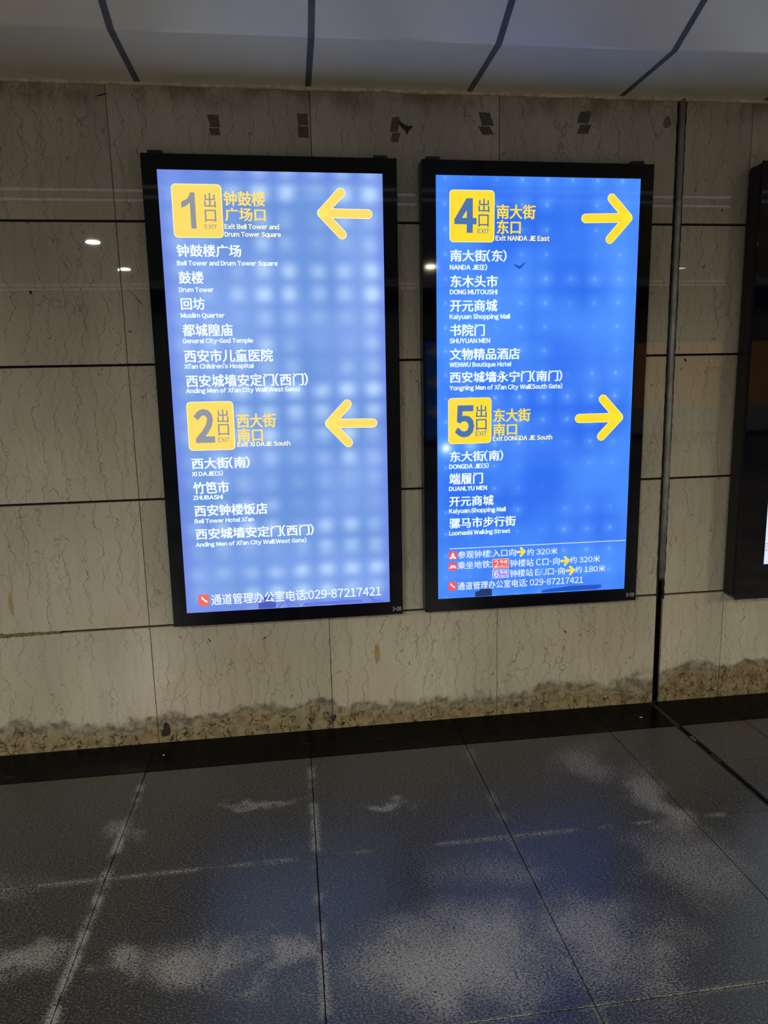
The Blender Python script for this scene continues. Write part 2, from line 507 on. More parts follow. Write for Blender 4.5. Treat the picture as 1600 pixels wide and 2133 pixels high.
# floor
FX = [-3.152, -2.367, -1.582, -0.797, -0.012, 0.769, 1.542, 2.305, 2.664]
FY = [-0.283, -1.037, -1.830, -2.610]
GX = [2.694, 3.048, 3.823, 4.598, 5.373]
GY = [-0.283, -0.652, -1.430, -2.200, -2.610]
v, f = join_data([box_data(XL, XR, YF, 0.2, -0.2, -0.02), box_data(XL, XR, YF, FY[-1], -0.021, 0), box_data(XL, FX[0], FY[-1], 0.02, -0.021, 0), box_data(GX[-1], XR, FY[-1], 0.02, -0.021, 0)])
floor = struct(mesh_obj('floor', v, f, M['mortar']))
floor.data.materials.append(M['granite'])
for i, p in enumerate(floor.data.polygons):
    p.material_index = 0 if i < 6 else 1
for xs, ys in ((FX, FY), (GX, GY)):
    for i in range(len(xs) - 1):
        for j in range(len(ys) - 1):
            x0, x1, y0, y1 = xs[i] + 0.0016, xs[i + 1] - 0.0016, ys[j + 1] + 0.0016, ys[j] - 0.0016
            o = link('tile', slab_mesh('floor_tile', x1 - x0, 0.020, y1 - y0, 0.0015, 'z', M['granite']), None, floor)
            o.location = ((x0 + x1) / 2, (y0 + y1) / 2, rng.uniform(-0.0006, 0.0004))
            o.rotation_euler = (rng.uniform(-0.0006, 0.0006), rng.uniform(-0.0006, 0.0006), 0)
    for i in range(len(xs) - 1):
        x0, x1 = xs[i] + 0.001, xs[i + 1] - 0.001
        o = link('border_tile', slab_mesh('border_tile', x1 - x0, 0.020, 0.281, 0.0012, 'z', M['black_granite']), None, floor)
        o.location = ((x0 + x1) / 2, -0.1412, 0.0002)
box('joint_filler', (2.6655, 2.6925, -0.283, 0.0, -0.02, -0.0015), plain('grey joint filler', lin(46, 43, 42), 0.6, wear=0.5), floor)
box('joint_bed', (2.6655, 2.6925, FY[-1], -0.283, -0.02, -0.013), M['joint'], floor)
for sx, sd in ((2.6665, 41), (2.6915, 42)):
    rag_strip('joint_edge', lambda t: ((sx, -0.283 - 2.32 * t, -0.0015), 0.004, (1, 0, 0), (0, 0, 1)), 80, M['sealant'], floor, sd)
for (jy0, jy1, sd) in ((-0.40, -0.44, 1), (-0.58, -0.645, 2)):
    rag_strip('joint_rubble', lambda t: ((2.679, jy0 + (jy1 - jy0) * t, -0.003), 0.010, (1, 0, 0), (0, 0, 1)), 8, M['grout'] if sd == 1 else M['sealant'], floor, 70 + sd)

# ceiling: folded panels along the wall, flat slab further in
CR = (-0.487, 3.116)
BAYS = [0.142 + 0.748 * k for k in range(-5, 9)]
v, f = join_data([box_data(XL, XR, YF, -2.08, ZC, ZC + 0.2), box_data(XL, XR, -2.08, 0.2, ZC + 0.05, ZC + 0.2)])
ceiling = struct(mesh_obj('ceiling', v, f, M['panel']))
def folded(w, lift, th):
    prof = [(0.0, 3.124), (-0.16, 3.1205), (-0.33, 3.1178), (CR[0] + 0.006, CR[1]), (CR[0] - 0.006, CR[1] + 0.0026), (-1.2, 3.418), (-2.085, 3.802)]
    V = [(s * w / 2, y, z + lift) for (y, z) in prof for s in (-1, 1)] + [(s * w / 2, y, z + lift + th) for (y, z) in prof for s in (-1, 1)]
    n = len(prof)
    F = []
    for i in range(n - 1):
        a, b = 2 * i, 2 * n + 2 * i
        F += [(a, a + 1, a + 3, a + 2), (b, b + 2, b + 3, b + 1), (a, a + 2, b + 2, b), (a + 1, b + 1, b + 3, a + 3)]
    F += [(0, 2 * n, 2 * n + 1, 1), (2 * n - 2, 2 * n - 1, 4 * n - 1, 4 * n - 2)]
    return V, F
pm = bpy.data.meshes.new('ceiling_panel')
v, f = folded(0.748 - 0.020, 0.0, 0.012)
pm.from_pydata(v, [], f)
pm.materials.append(M['panel'])
sm = bpy.data.meshes.new('seam_strip')
v, f = folded(0.026, -0.0022, 0.006)
sm.from_pydata(v, [], f)
sm.materials.append(M['seam'])
for k, bx in enumerate(BAYS):
    o = link('seam_strip', sm, None, ceiling)
    o.location = (bx, 0, 0)
    if k < len(BAYS) - 1:
        o = link('panel', pm, None, ceiling)
        o.location = (bx + 0.374, 0, rng.uniform(-0.0010, 0.0010))
for xa, xb in ((XL, BAYS[0] - 0.01), (BAYS[-1] + 0.01, XR)):
    v, f = folded(xb - xa, 0.0, 0.012)
    o = mesh_obj('panel', v, f, M['panel'], ceiling)
    o.location = ((xa + xb) / 2, 0, 0)
# cream caulk bead where wall and ceiling meet
r = random.Random(5)
pts = [(-3.6 + 0.06 * k, -0.004, 3.1195 + r.uniform(-0.0012, 0.0012)) for k in range(157)]
v, f = tube_data(pts, [0.0105 + r.uniform(-0.0018, 0.0018) for _ in pts], 8)
struct(mesh_obj('trim_1', v, f, M['caulk'], smooth=True))

# the rest of the passage, seen only in reflections
struct(box('wall_front', (XL, XR, YF - 0.2, YF, -0.2, 4.2), M['plain_wall']))
struct(box('wall_left', (XL - 0.2, XL, YF, 0.2, -0.2, 4.2), M['plain_wall']))
struct(box('wall_right', (XR, XR + 0.2, YF, 0.2, -0.2, 4.2), M['plain_wall']))

# printed texts: kind, words, ink box on the panel in metres (left, bottom, right, top)
LEFT_TEXT=[
('b','',0.059,1.753,0.272,1.975),
('g','1',0.096,1.789,0.157,1.942),
('k','出',0.196,1.879,0.247,1.941),
('k','口',0.196,1.818,0.246,1.870),
('x','EXIT',0.193,1.789,0.248,1.807),
('y','钟鼓楼',0.282,1.887,0.467,1.950),
('y','广场口',0.284,1.822,0.466,1.880),
('f','Exit Bell Tower and',0.280,1.791,0.524,1.810),
('f','Drum Tower Square',0.279,1.754,0.531,1.777),
('w','钟鼓楼广场',0.062,1.663,0.349,1.721),
('e','Bell Tower and Drum Tower Square',0.061,1.630,0.510,1.655),
('w','鼓楼',0.064,1.546,0.175,1.605),
('e','Drum Tower',0.062,1.516,0.216,1.539),
('w','回坊',0.066,1.432,0.173,1.490),
('e','Muslim Quarter',0.063,1.400,0.259,1.426),
('w','都城隍庙',0.065,1.314,0.292,1.374),
('e','General City-God Temple',0.063,1.283,0.382,1.312),
('w','西安市儿童医院',0.066,1.196,0.471,1.259),
('e','Xi’an Children’s Hospital',0.063,1.167,0.379,1.197),
('w','西安城墙安定门(西门)',0.067,1.076,0.630,1.146),
('e','Anding Men of Xi’an City Wall(West Gate)',0.064,1.051,0.591,1.086),
('b','',0.064,0.796,0.273,1.018),
('g','2',0.091,0.829,0.184,0.987),
('k','出',0.200,0.921,0.251,0.984),
('k','口',0.200,0.860,0.251,0.915),
('x','EXIT',0.197,0.830,0.252,0.852),
('y','西大街',0.288,0.894,0.472,0.961),
('y','南口',0.288,0.827,0.407,0.893),
('f','Exit XI DAJIE South',0.286,0.798,0.535,0.827),
('w','西大街(南)',0.068,0.693,0.339,0.760),
('e','XI DAJIE(S)',0.066,0.667,0.211,0.697),
('w','竹笆市',0.067,0.582,0.236,0.645),
('e','ZHUBASHI',0.065,0.556,0.204,0.583),
('w','西安钟楼饭店',0.067,0.473,0.413,0.533),
('e','Bell Tower Hotel Xi’an',0.065,0.443,0.345,0.469),
('w','西安城墙安定门(西门)',0.066,0.352,0.632,0.419),
('e','Anding Men of Xi’an City Wall(West Gate)',0.063,0.325,0.594,0.354),
('t','通道管理办公室电话:029-87217421',0.120,0.033,0.960,0.089),
('phone','',0.059,0.033,0.110,0.089),
]
LEFT_TEXT_ARROWS=[
(0.0363,[(0.72, 1.862), (0.932, 1.86), (0.808, 1.951), (0.811, 1.769)]),
(0.0380,[(0.726, 0.906), (0.935, 0.903), (0.813, 0.996), (0.814, 0.811)]),
]
RIGHT_TEXT=[
('b','',0.067,1.743,0.278,1.970),
('g','4',0.087,1.782,0.194,1.936),
('k','出',0.203,1.875,0.256,1.935),
('k','口',0.203,1.810,0.253,1.865),
('x','EXIT',0.200,1.780,0.257,1.801),
('y','南大街',0.291,1.846,0.482,1.911),
('y','东口',0.292,1.778,0.410,1.842),
('f','Exit NANDA JIE East',0.287,1.747,0.553,1.771),
('w','南大街(东)',0.067,1.641,0.342,1.707),
('e','NANDA JIE(E)',0.065,1.614,0.247,1.642),
('w','东木头市',0.067,1.531,0.300,1.591),
('e','DONG MUTOUSHI',0.065,1.504,0.298,1.529),
('w','开元商城',0.065,1.418,0.299,1.479),
('e','Kaiyuan Shopping Mall',0.063,1.386,0.362,1.415),
('w','书院门',0.065,1.304,0.237,1.365),
('e','SHUYUAN MEN',0.063,1.277,0.264,1.302),
('w','文物精品酒店',0.063,1.191,0.414,1.251),
('e','WENWU Boutique Hotel',0.062,1.159,0.370,1.189),
('w','西安城墙永宁门(南门)',0.063,1.075,0.633,1.141),
('e','Yongning Men of Xi’an City Wall(South Gate)',0.062,1.047,0.635,1.078),
('b','',0.058,0.793,0.270,1.011),
('g','5',0.088,0.821,0.186,0.978),
('k','出',0.195,0.916,0.249,0.978),
('k','口',0.195,0.854,0.249,0.909),
('x','EXIT',0.193,0.826,0.251,0.849),
('y','东大街',0.283,0.892,0.473,0.957),
('y','南口',0.282,0.825,0.405,0.886),
('f','Exit DONGDA JIE South',0.281,0.795,0.588,0.822),
('w','东大街(南)',0.062,0.689,0.335,0.754),
('e','DONGDA JIE(S)',0.059,0.664,0.261,0.693),
('w','端履门',0.059,0.584,0.232,0.645),
('e','DUANLYU MEN',0.058,0.557,0.253,0.582),
('w','开元商城',0.059,0.472,0.288,0.529),
('e','Kaiyuan Shopping Mall',0.058,0.444,0.351,0.469),
('w','骡马市步行街',0.059,0.361,0.405,0.418),
('e','Luomashi Walking Street',0.058,0.332,0.376,0.356),
('tower','',0.056,0.204,0.098,0.246),
('t','参观钟楼:入口向',0.103,0.206,0.407,0.246),
('t','约 320米',0.466,0.205,0.631,0.241),
('metro','',0.055,0.146,0.097,0.188),
('t','乘坐地铁:',0.101,0.151,0.279,0.191),
('l2','',0.286,0.148,0.370,0.193),
('t','钟楼站 C口-向',0.377,0.148,0.643,0.189),
('t','约 320米',0.699,0.152,0.863,0.188),
('l6','',0.287,0.096,0.370,0.137),
('t','钟楼站 E/J口-向',0.377,0.095,0.671,0.136),
('t','约 180米',0.728,0.099,0.894,0.135),
('phone','',0.053,0.042,0.095,0.086),
('t','通道管理办公室电话: 029-87217421',0.101,0.041,0.774,0.083),
]
RIGHT_TEXT_ARROWS=[
(0.0374,[(0.947, 1.858), (0.731, 1.853), (0.86, 1.946), (0.857, 1.759)]),
(0.0398,[(0.937, 0.901), (0.727, 0.9), (0.85, 0.994), (0.847, 0.808)]),
(0.0091,[(0.453, 0.228), (0.415, 0.227), (0.434, 0.246), (0.434, 0.207)]),
(0.0092,[(0.691, 0.169), (0.652, 0.167), (0.671, 0.187), (0.672, 0.147)]),
(0.0093,[(0.721, 0.116), (0.682, 0.114), (0.701, 0.134), (0.702, 0.094)]),
]

# ------------------------------------------------------------------ light-box signs
PW, PH, BZ, DEP = 1.003, 2.036, 0.067, 0.080       # panel size, black border, depth
SW, SH = PW + 2 * BZ, PH + 2 * BZ

def led_film(name, c0, c1, cb, ce, u0, su, v0, sv, sig, amp_lo, amp_hi, core=None, hot=None):
    """printed film lit from behind by a grid of small lamps that show through as spots"""
    n = NT(name)
    u, _, v = n.sep(n.local())
    L = n.local()
    def cell(a, a0, s):
        t = n.m('ADD', n.m('DIVIDE', n.m('SUBTRACT', a, a0), s), 0.5)
        return n.m('MULTIPLY', n.m('SUBTRACT', n.m('FRACT', t), 0.5), s)
    du, dv = cell(u, u0, su), cell(v, v0, sv)
    d2 = n.m('ADD', n.m('MULTIPLY', du, du), n.m('MULTIPLY', dv, dv))
    g = n.m('EXPONENT', n.m('MULTIPLY', d2, -1 / (2 * sig * sig)))
    a = n.step(n.noise(L, 2.6, 1, 0.5), 0.34, 0.62, amp_lo, amp_hi)
    row = n.step(n.noise(n.comb(0.0, 0.0, v), 5.5, 1, 0.5), 0.4, 0.6, 0.45, 1.0)
    side = n.step(u, 0.02, 0.42, 0.35, 1.0)
    big = n.noise(n.vm('ADD', L, (4.2, 0, 1.1)), 2.2, 1, 0.5)
    col = n.mix(n.step(big, 0.3, 0.7), c0, c1)
    edge = n.m('MINIMUM', n.m('MINIMUM', u, n.m('SUBTRACT', PW, u)), n.m('MINIMUM', v, n.m('SUBTRACT', PH, v)))
    col = n.mix(n.m('MULTIPLY', n.step(edge, 0.075, 0.0), 0.5), col, ce)
    col = n.mix(n.m('MULTIPLY', n.m('MULTIPLY', n.m('MULTIPLY', g, a), row), side), col, cb)
    if core:
        g2 = n.m('EXPONENT', n.m('MULTIPLY', d2, -1 / (2 * 0.006 ** 2)))
        col = n.mix(n.m('MULTIPLY', n.m('MULTIPLY', g2, a), 0.8), col, core)
    if hot:
        for (hu, hv, hs, hc) in hot:
            q = n.vm('LENGTH', n.vm('SUBTRACT', L, (hu, 0, hv)), out=1)
            col = n.mix(n.m('EXPONENT', n.m('MULTIPLY', n.m('MULTIPLY', q, q), -1 / (2 * hs * hs))), col, hc)
    n.p(Base_Color=lin(20, 28, 50), Roughness=0.04, Emission_Color=col, Emission_Strength=SIGN_GAIN)
    return n.mat

STY = {}
def style(key, white, yellow, numeral, border, red, thin):
    STY[key] = dict(caps=0.0208 if key == 'pale' else 0.0228, w=lit(key + ' white print', white), y=lit(key + ' yellow print', yellow), g=lit(key + ' grey print', numeral),
                    o=lit(key + ' pale outline', border), r=lit(key + ' red print', red), t=lit(key + ' fine white print', thin))
style('pale', lin(236, 252, 255), lin(250, 214, 102), lin(138, 144, 158), lin(255, 246, 196), lin(236, 98, 88), lin(238, 246, 255))
style('blue', lin(232, 250, 255), lin(250, 214, 48), lin(74, 110, 168), lin(255, 240, 150), lin(236, 80, 84), lin(226, 240, 255))
STY['pale']['film'] = led_film('pale blue lit film', lin(100, 141, 212), lin(124, 159, 228), lin(190, 220, 255), lin(100, 116, 222), 0.065, 0.1253, 0.190, 0.1095, 0.029, 0.16, 1.0)
STY['blue']['film'] = led_film('blue lit film', lin(42, 106, 232), lin(76, 142, 248), lin(98, 164, 255), lin(64, 134, 246), 0.043, 0.1240, 0.561, 0.1125, 0.030, 0.05, 0.60, core=lin(150, 200, 255),
                              hot=[(0.046, 0.768, 0.030, lin(120, 190, 255)), (0.168, 0.786, 0.022, lin(130, 185, 255)), (0.044, 0.770, 0.013, lin(240, 254, 255))])
STY['pale']['shade'] = lit('pale silhouette print', lin(72, 88, 186))
STY['blue']['shade'] = lit('blue silhouette print', lin(26, 52, 104))
STY['blue']['shade2'] = lit('blue ghost print', lin(32, 82, 186))
STY['pale']['shade2'] = lit('pale ghost print', lin(98, 116, 220))
STY['blue']['violet'] = lit('violet print', lin(150, 130, 226))
M['number_print'] = plain('grey number print', lin(205, 207, 210), 0.5)

GLYPHS = {}
def need(chars):
    """outline every character once: flat faces plus the boundary edges used to embolden it"""
    todo = []
    for ch in sorted(set(chars)):
        if ch == ' ' or ch in GLYPHS:
            continue
        c = bpy.data.curves.new('glyph', 'FONT')
        c.body = {'’': '＇'}.get(ch, chr(ord(ch) + 0xFEE0) if 33 <= ord(ch) <= 126 else ch)   # full-width forms give the sans letters
        c.resolution_u = 3
        o = bpy.data.objects.new('glyph', c)
        COL.objects.link(o)
        todo.append((ch, o))
    if not todo:
        return
    bpy.context.view_layer.update()
    dg = bpy.context.evaluated_depsgraph_get()
    for ch, o in todo:
        me = bpy.data.meshes.new_from_object(o.evaluated_get(dg))
        P = [(v.co.x, v.co.y) for v in me.vertices]
        F = [tuple(q.vertices) for q in me.polygons]
        if ch in 'lI':
            h = 0.76 if ch == 'l' else 0.735
            P, F = [(0, 0), (0.095, 0), (0.095, h), (0, h)], [(0, 1, 2, 3)]
        if 33 <= ord(ch) <= 126 or ch == '’':
            x0, x1 = min(p[0] for p in P), max(p[0] for p in P)
            sx = {'-': 0.42, '/': 0.40, 'r': 0.80, 't': 0.70, 'f': 0.70, 'J': 0.9}.get(ch, 1.0)
            P = [((p[0] - x0) * sx, p[1]) for p in P]
            w = (x1 - x0) * sx
            if ch in '0123456789':
                P = [(p[0] + (0.55 - w) / 2, p[1]) for p in P]
                w = 0.55
        else:
            w = None
        cnt = {}
        for q in F:
            for i in range(len(q)):
                e = (q[i], q[(i + 1) % len(q)])
                k = (min(e), max(e))
                cnt[k] = cnt.get(k, 0) + 1
        GLYPHS[ch] = (P, F, [k for k, c in cnt.items() if c == 1], w)
        bpy.data.meshes.remove(me)
        cv = o.data
        bpy.data.objects.remove(o)
        bpy.data.curves.remove(cv)

def text(body, u0, v0, u1, v1, mat, parent, bold, y, name='lettering', cap=0.0):
    need(body)
    V, F = [], []
    sy = 0.55 if any(ord(q) > 0x2E80 for q in body) else 0.8
    pen, gap = 0.0, 0.062 + bold * 1.2
    for ch in body:
        if ch == ' ':
            pen += 0.27
            continue
        P, Fs, E, w = GLYPHS[ch]
        n = len(V)
        V += [(p[0] + pen, p[1]) for p in P]
        F += [tuple(i + n for i in q) for q in Fs]
        if bold > 0:
            nb = {}
            for a, b in E:
                nb.setdefault(a, []).append(b)
                nb.setdefault(b, []).append(a)
            def ext(i, j):                        # how far the stroke of edge i-j runs past i: a mitre, at most square
                o = [k for k in nb[i] if k != j]
                if not o:
                    return 1.0
                u = Vector(P[i]) - Vector(P[j])
                v = Vector(P[o[0]]) - Vector(P[i])
                if u.length < 1e-6 or v.length < 1e-6:
                    return 0.3
                return min(1.0, math.tan(u.angle(v) / 2 * 0.999))
            for a, b in E:
                pa, pb = Vector((P[a][0] + pen, P[a][1])), Vector((P[b][0] + pen, P[b][1]))
                d = pb - pa
                if d.length < 1e-6:
                    continue
                d.normalize()
                q = Vector((-d.y, d.x)) * bold
                e0, e1 = d * bold * ext(a, b), d * bold * ext(b, a)
                n = len(V)
                for c, t in ((pa, -e0 - q), (pb, e1 - q), (pb, e1 + q), (pa, -e0 + q)):
                    V.append((c.x + t.x, c.y + t.y * sy))
                F.append((n, n + 1, n + 2, n + 3))
        pen += (1.0 if w is None else w + gap)
    xs = [p[0] for p in V]
    ys = [p[1] for p in V]
    a, b, c, d = min(xs), max(xs), min(ys), max(ys)
    if cap:                                       # Latin lines: capitals are cap metres tall below the top v1
        c, d, v0 = -bold, 0.735 + bold, v1 - cap
    W = [(u0 + (p[0] - a) / (b - a) * (u1 - u0), y, v0 + (p[1] - c) / (d - c) * (v1 - v0)) for p in V]
    o = mesh_obj(name, W, F, mat, parent)
    bm = bmesh.new()
    bm.from_mesh(o.data)
    for q in bm.faces:
        if q.normal.y > 0:
            q.normal_flip()
    bm.to_mesh(o.data)
    bm.free()
    return o

def flat(name, pts, mat, parent, y):
    """one printed shape on the film (counter-clockwise in u, v)"""
    return mesh_obj(name, [(u, y, v) for u, v in pts], [tuple(range(len(pts)))], mat, parent)

def round_rect(u0, v0, u1, v1, r, n=6):
    out = []
    for (cx, cy, a0) in ((u1 - r, v0 + r, -90), (u1 - r, v1 - r, 0), (u0 + r, v1 - r, 90), (u0 + r, v0 + r, 180)):
        for k in range(n + 1):
            a = math.radians(a0 + 90 * k / n)
            out.append((cx + r * math.cos(a), cy + r * math.sin(a)))
    return out

def capsule(a, b, r, n=8):
    a, b = Vector(a), Vector(b)
    ang = math.atan2(b.y - a.y, b.x - a.x)
    out = []
    for c, s in ((b, -90), (a, 90)):
        for k in range(n + 1):
            q = ang + math.radians(s + 180 * k / n)
            out.append((c.x + r * math.cos(q), c.y + r * math.sin(q)))
    return out

def arrow(wd, pts, mat, outline, parent):
    tip, tail, a1, a2 = pts
    polys = []
    def add(r, y):
        V, F = [], []
        for q in (tail, a1, a2):
            c = capsule(q, tip, r)
            F.append(tuple(range(len(V), len(V) + len(c))))
            V += [(u, y, v) for u, v in c]
        return V, F
    r = wd / 2
    v, f = add(r, -0.0009)
    o = mesh_obj('arrow', v, f, mat, parent)
    v, f = add(r + min(0.003, r * 0.3), -0.0005)
    mesh_obj('arrow_outline', v, f, outline, parent)

def phone_icon(u0, v0, u1, v1, S, parent):
    flat('icon_plate', round_rect(u0, v0, u1, v1, (u1 - u0) * 0.14), S['r'], parent, -0.0005)
    w = u1 - u0
    c = Vector(((u0 + u1) / 2, (v0 + v1) / 2))
    V, F = [], []
    def put(P):
        F.append(tuple(range(len(V), len(V) + len(P))))
        V.extend([(p[0], -0.0009, p[1]) for p in P])
    R = lambda x, y: (c.x + w * x, c.y + w * y)
    # handset: arc from upper left to lower right with a lump at each end
    arc = [R(0.42 + 0.62 * math.cos(math.radians(a)), 0.42 + 0.62 * math.sin(math.radians(a))) for a in range(188, 263, 8)]
    inn = [R(0.42 + 0.49 * math.cos(math.radians(a)), 0.42 + 0.49 * math.sin(math.radians(a))) for a in range(262, 187, -8)]
    put(arc + inn)
    put(capsule(R(-0.17, 0.27), R(-0.10, 0.14), w * 0.075))
    put(capsule(R(0.14, -0.10), R(0.27, -0.17), w * 0.075))
    mesh_obj('handset_icon', V, F, S['w'], parent)

def tower_icon(u0, v0, u1, v1, S, parent):
    flat('icon_plate', round_rect(u0, v0, u1, v1, (u1 - u0) * 0.10), S['r'], parent, -0.0005)
    w, h = u1 - u0, v1 - v0
    V, F = [], []
    def put(P):
        F.append(tuple(range(len(V), len(V) + len(P))))
        V.extend([(u0 + w * p[0], -0.0009, v0 + h * p[1]) for p in P])
    put([(0.12, 0.10), (0.38, 0.10), (0.38, 0.28), (0.12, 0.28)])
    put([(0.62, 0.10), (0.88, 0.10), (0.88, 0.28), (0.62, 0.28)])
    put([(0.38, 0.20), (0.62, 0.20), (0.62, 0.28), (0.38, 0.28)])
    put([(0.20, 0.36), (0.80, 0.36), (0.66, 0.50), (0.34, 0.50)])
    put([(0.36, 0.28), (0.64, 0.28), (0.64, 0.36), (0.36, 0.36)])
    put([(0.40, 0.50), (0.60, 0.50), (0.60, 0.58), (0.40, 0.58)])
    put([(0.27, 0.58), (0.73, 0.58), (0.54, 0.78), (0.46, 0.78)])
    put([(0.47, 0.78), (0.53, 0.78), (0.53, 0.88), (0.47, 0.88)])
    mesh_obj('tower_icon', V, F, S['w'], parent)

def metro_icon(u0, v0, u1, v1, S, parent):
    flat('icon_plate', round_rect(u0, v0, u1, v1, (u1 - u0) * 0.10), S['r'], parent, -0.0005)
    w, h = u1 - u0, v1 - v0
    V, F = [], []
    def put(P):
        F.append(tuple(range(len(V), len(V) + len(P))))
        V.extend([(u0 + w * p[0], -0.0009, v0 + h * p[1]) for p in P])
    t = 0.09
    for a, b in (((0.10, 0.34), (0.28, 0.34)), ((0.28, 0.34), (0.30, 0.60)), ((0.30, 0.60), (0.46, 0.60)), ((0.46, 0.60), (0.48, 0.38)),
                 ((0.48, 0.38), (0.56, 0.38)), ((0.56, 0.38), (0.58, 0.60)), ((0.58, 0.60), (0.74, 0.60)), ((0.74, 0.60), (0.76, 0.34)), ((0.76, 0.34), (0.90, 0.34))):
        put(capsule(a, b, t / 2 + 0.012, 4))
    mesh_obj('metro_icon', V, F, S['w'], parent)

def line_badge(u0, v0, u1, v1, num, fill, S, parent):
    flat('line_badge', round_rect(u0, v0, u1, v1, (u1 - u0) * 0.05), fill, parent, -0.0006)
    e = 0.0022
    flat('badge_border', round_rect(u0 - e, v0 - e, u1 + e, v1 + e, (u1 - u0) * 0.05), S['o'] if num == '2' else S['w'], parent, -0.0003)
    w, h = u1 - u0, v1 - v0
    q = lambda a, b, c, d: (u0 + w * a, v0 + h * b, u0 + w * c, v0 + h * d)
    text(num, *q(0.08, 0.10, 0.36, 0.88), S['w'], parent, 0.01, -0.0010)
    text('号线', *q(0.42, 0.48, 0.92, 0.90), S['w'], parent, 0.01, -0.0010)
    text('Line ' + num, *q(0.42, 0.10, 0.92, 0.38), S['w'], parent, 0.01, -0.0010)

BOLD = dict(w=0.024, y=0.026, e=0.036, f=0.030, g=0.048, k=0.014, x=0.010, t=0.008)
def fill_panel(items, arrows, S, panel):
    for (k, s, u0, v0, u1, v1) in items:
        if k == 'b':
            flat('exit_badge', round_rect(u0, v0, u1, v1, 0.016), S['y'], panel, -0.0006)
            e = 0.0032
            flat('badge_border', round_rect(u0 - e, v0 - e, u1 + e, v1 + e, 0.019), S['o'], panel, -0.0003)
        elif k == 'phone':
            phone_icon(u0, v0, u1, v1, S, panel)
        elif k == 'tower':
            tower_icon(u0, v0, u1, v1, S, panel)
        elif k == 'metro':
            metro_icon(u0, v0, u1, v1, S, panel)
        elif k == 'l2':
            line_badge(u0, v0, u1, v1, '2', S['r'], S, panel)
        elif k == 'l6':
            line_badge(u0, v0, u1, v1, '6', S['violet'], S, panel)
        else:
            if k == 'w':
                v0 += 0.011 if '(' in s else 0.004
            if k == 'e':
                v1 -= 0.004
            if k == 'g' and s == '1':              # the big numeral 1 has no foot
                w, h = u1 - u0, v1 - v0
                flat('numeral', [(u0 + w * a, v0 + h * b) for a, b in ((0.62, 0.0), (1.0, 0.0), (1.0, 1.0), (0.67, 1.0), (0.58, 0.90), (0.42, 0.82), (0.0, 0.74), (0.0, 0.575), (0.35, 0.63), (0.62, 0.72))], S['g'], panel, -0.0010)
                continue
            mat = S[{'w': 'w', 'e': 'w', 'y': 'y', 'f': 'o', 'g': 'g', 'k': 'g', 'x': 'g', 't': 't'}[k]]
            text(s, u0, v0, u1, v1, mat, panel, BOLD[k], -0.0010 if k in 'gkx' else -0.0007, 'numeral' if k == 'g' else 'lettering', {'e': S['caps'], 'f': S['caps']}.get(k, 0.0))
    for wd, pts in arrows:
        arrow(wd, pts, S['y'], S['o'], panel)

def frame_ring(root, w, h, bz, dep, mat, body_mat, bev=0.004, low=None):
    box('housing', (0, w, -dep + 0.006, -0.001, 0, h), body_mat, root, bevel=bev)
    a, b, y0, y1 = bz, 0.0, -dep, -dep + 0.008
    o4 = [(b, b), (w - b, b), (w - b, h - b), (b, h - b)]
    low = a if low is None else low
    i4 = [(a, low), (w - a, low), (w - a, h - a), (a, h - a)]
    c = 0.0015
    o5 = [(b + c, b + c), (w - b - c, b + c), (w - b - c, h - b - c), (b + c, h - b - c)]
    V = [(x, y0, z) for x, z in o5] + [(x, y0, z) for x, z in i4] + [(x, y0 + c, z) for x, z in o4] + [(x, y1, z) for x, z in o4] + [(x, y1, z) for x, z in i4]
    F = []
    for k in range(4):
        l = (k + 1) % 4
        F += [(k, l, 4 + l, 4 + k), (8 + k, 8 + l, l, k), (12 + k, 12 + l, 8 + l, 8 + k), (4 + k, 4 + l, 16 + l, 16 + k), (16 + k, 16 + l, 12 + l, 12 + k)]
    mesh_obj('frame', V, F, mat, root)

def sign(name, loc, rot, S, film_key='film', w=PW, h=PH, bz=BZ, dep=DEP, body='black_metal', bev=0.004, low=None):
    root = empty(name, loc, rot)
    low = bz if low is None else low
    frame_ring(root, w + 2 * bz, h + bz + low, bz, dep, M['black_frame'], M[body], bev, low)
    v, f = box_data(0, w, 0, 0.004, 0, h)
    panel = mesh_obj('display_panel', v, f, S[film_key], root)
    panel.location = (bz, -dep + 0.0006, low)
    return root, panel

def clip(root, x):
    box('hinge_clip', (x, x + 0.066, -DEP + 0.004, -0.012, SH - 0.001, SH + 0.014), M['black_metal'], root, bevel=0.002)

need(''.join(t[1] for t in LEFT_TEXT + RIGHT_TEXT) + '3-089号线Line26南门里第一')

# sign on the left: exits 1 and 2
s1, p1 = sign('light_box_sign', (0.1315, 0, 0.640), (0, 0.0048, 0), STY['pale'])
tag(s1, 'pale washed-out blue light-box sign for exits 1 and 2, yellow arrows pointing left', 'sign')
fill_panel(LEFT_TEXT, LEFT_TEXT_ARROWS, STY['pale'], p1)
clip(s1, 0.030)
clip(s1, 1.030)
text('3-08', 1.083, 0.018, 1.128, 0.040, M['number_print'], s1, 0.006, -DEP - 0.0006)
flat('silhouette_print', [(0.347, 0.003), (0.432, 0.003), (0.433, 0.031), (0.416, 0.035), (0.405, 0.036), (0.408, 0.052), (0.416, 0.067), (0.398, 0.060), (0.392, 0.070), (0.384, 0.058), (0.373, 0.068), (0.376, 0.050), (0.378, 0.036), (0.367, 0.033), (0.348, 0.032)], STY['pale']['shade'], p1, -0.0004)
flat('silhouette_print', [(0.56, 0.003), (0.86, 0.005), (0.862, 0.020), (0.80, 0.022), (0.575, 0.018)], STY['pale']['shade2'], p1, -0.0004)
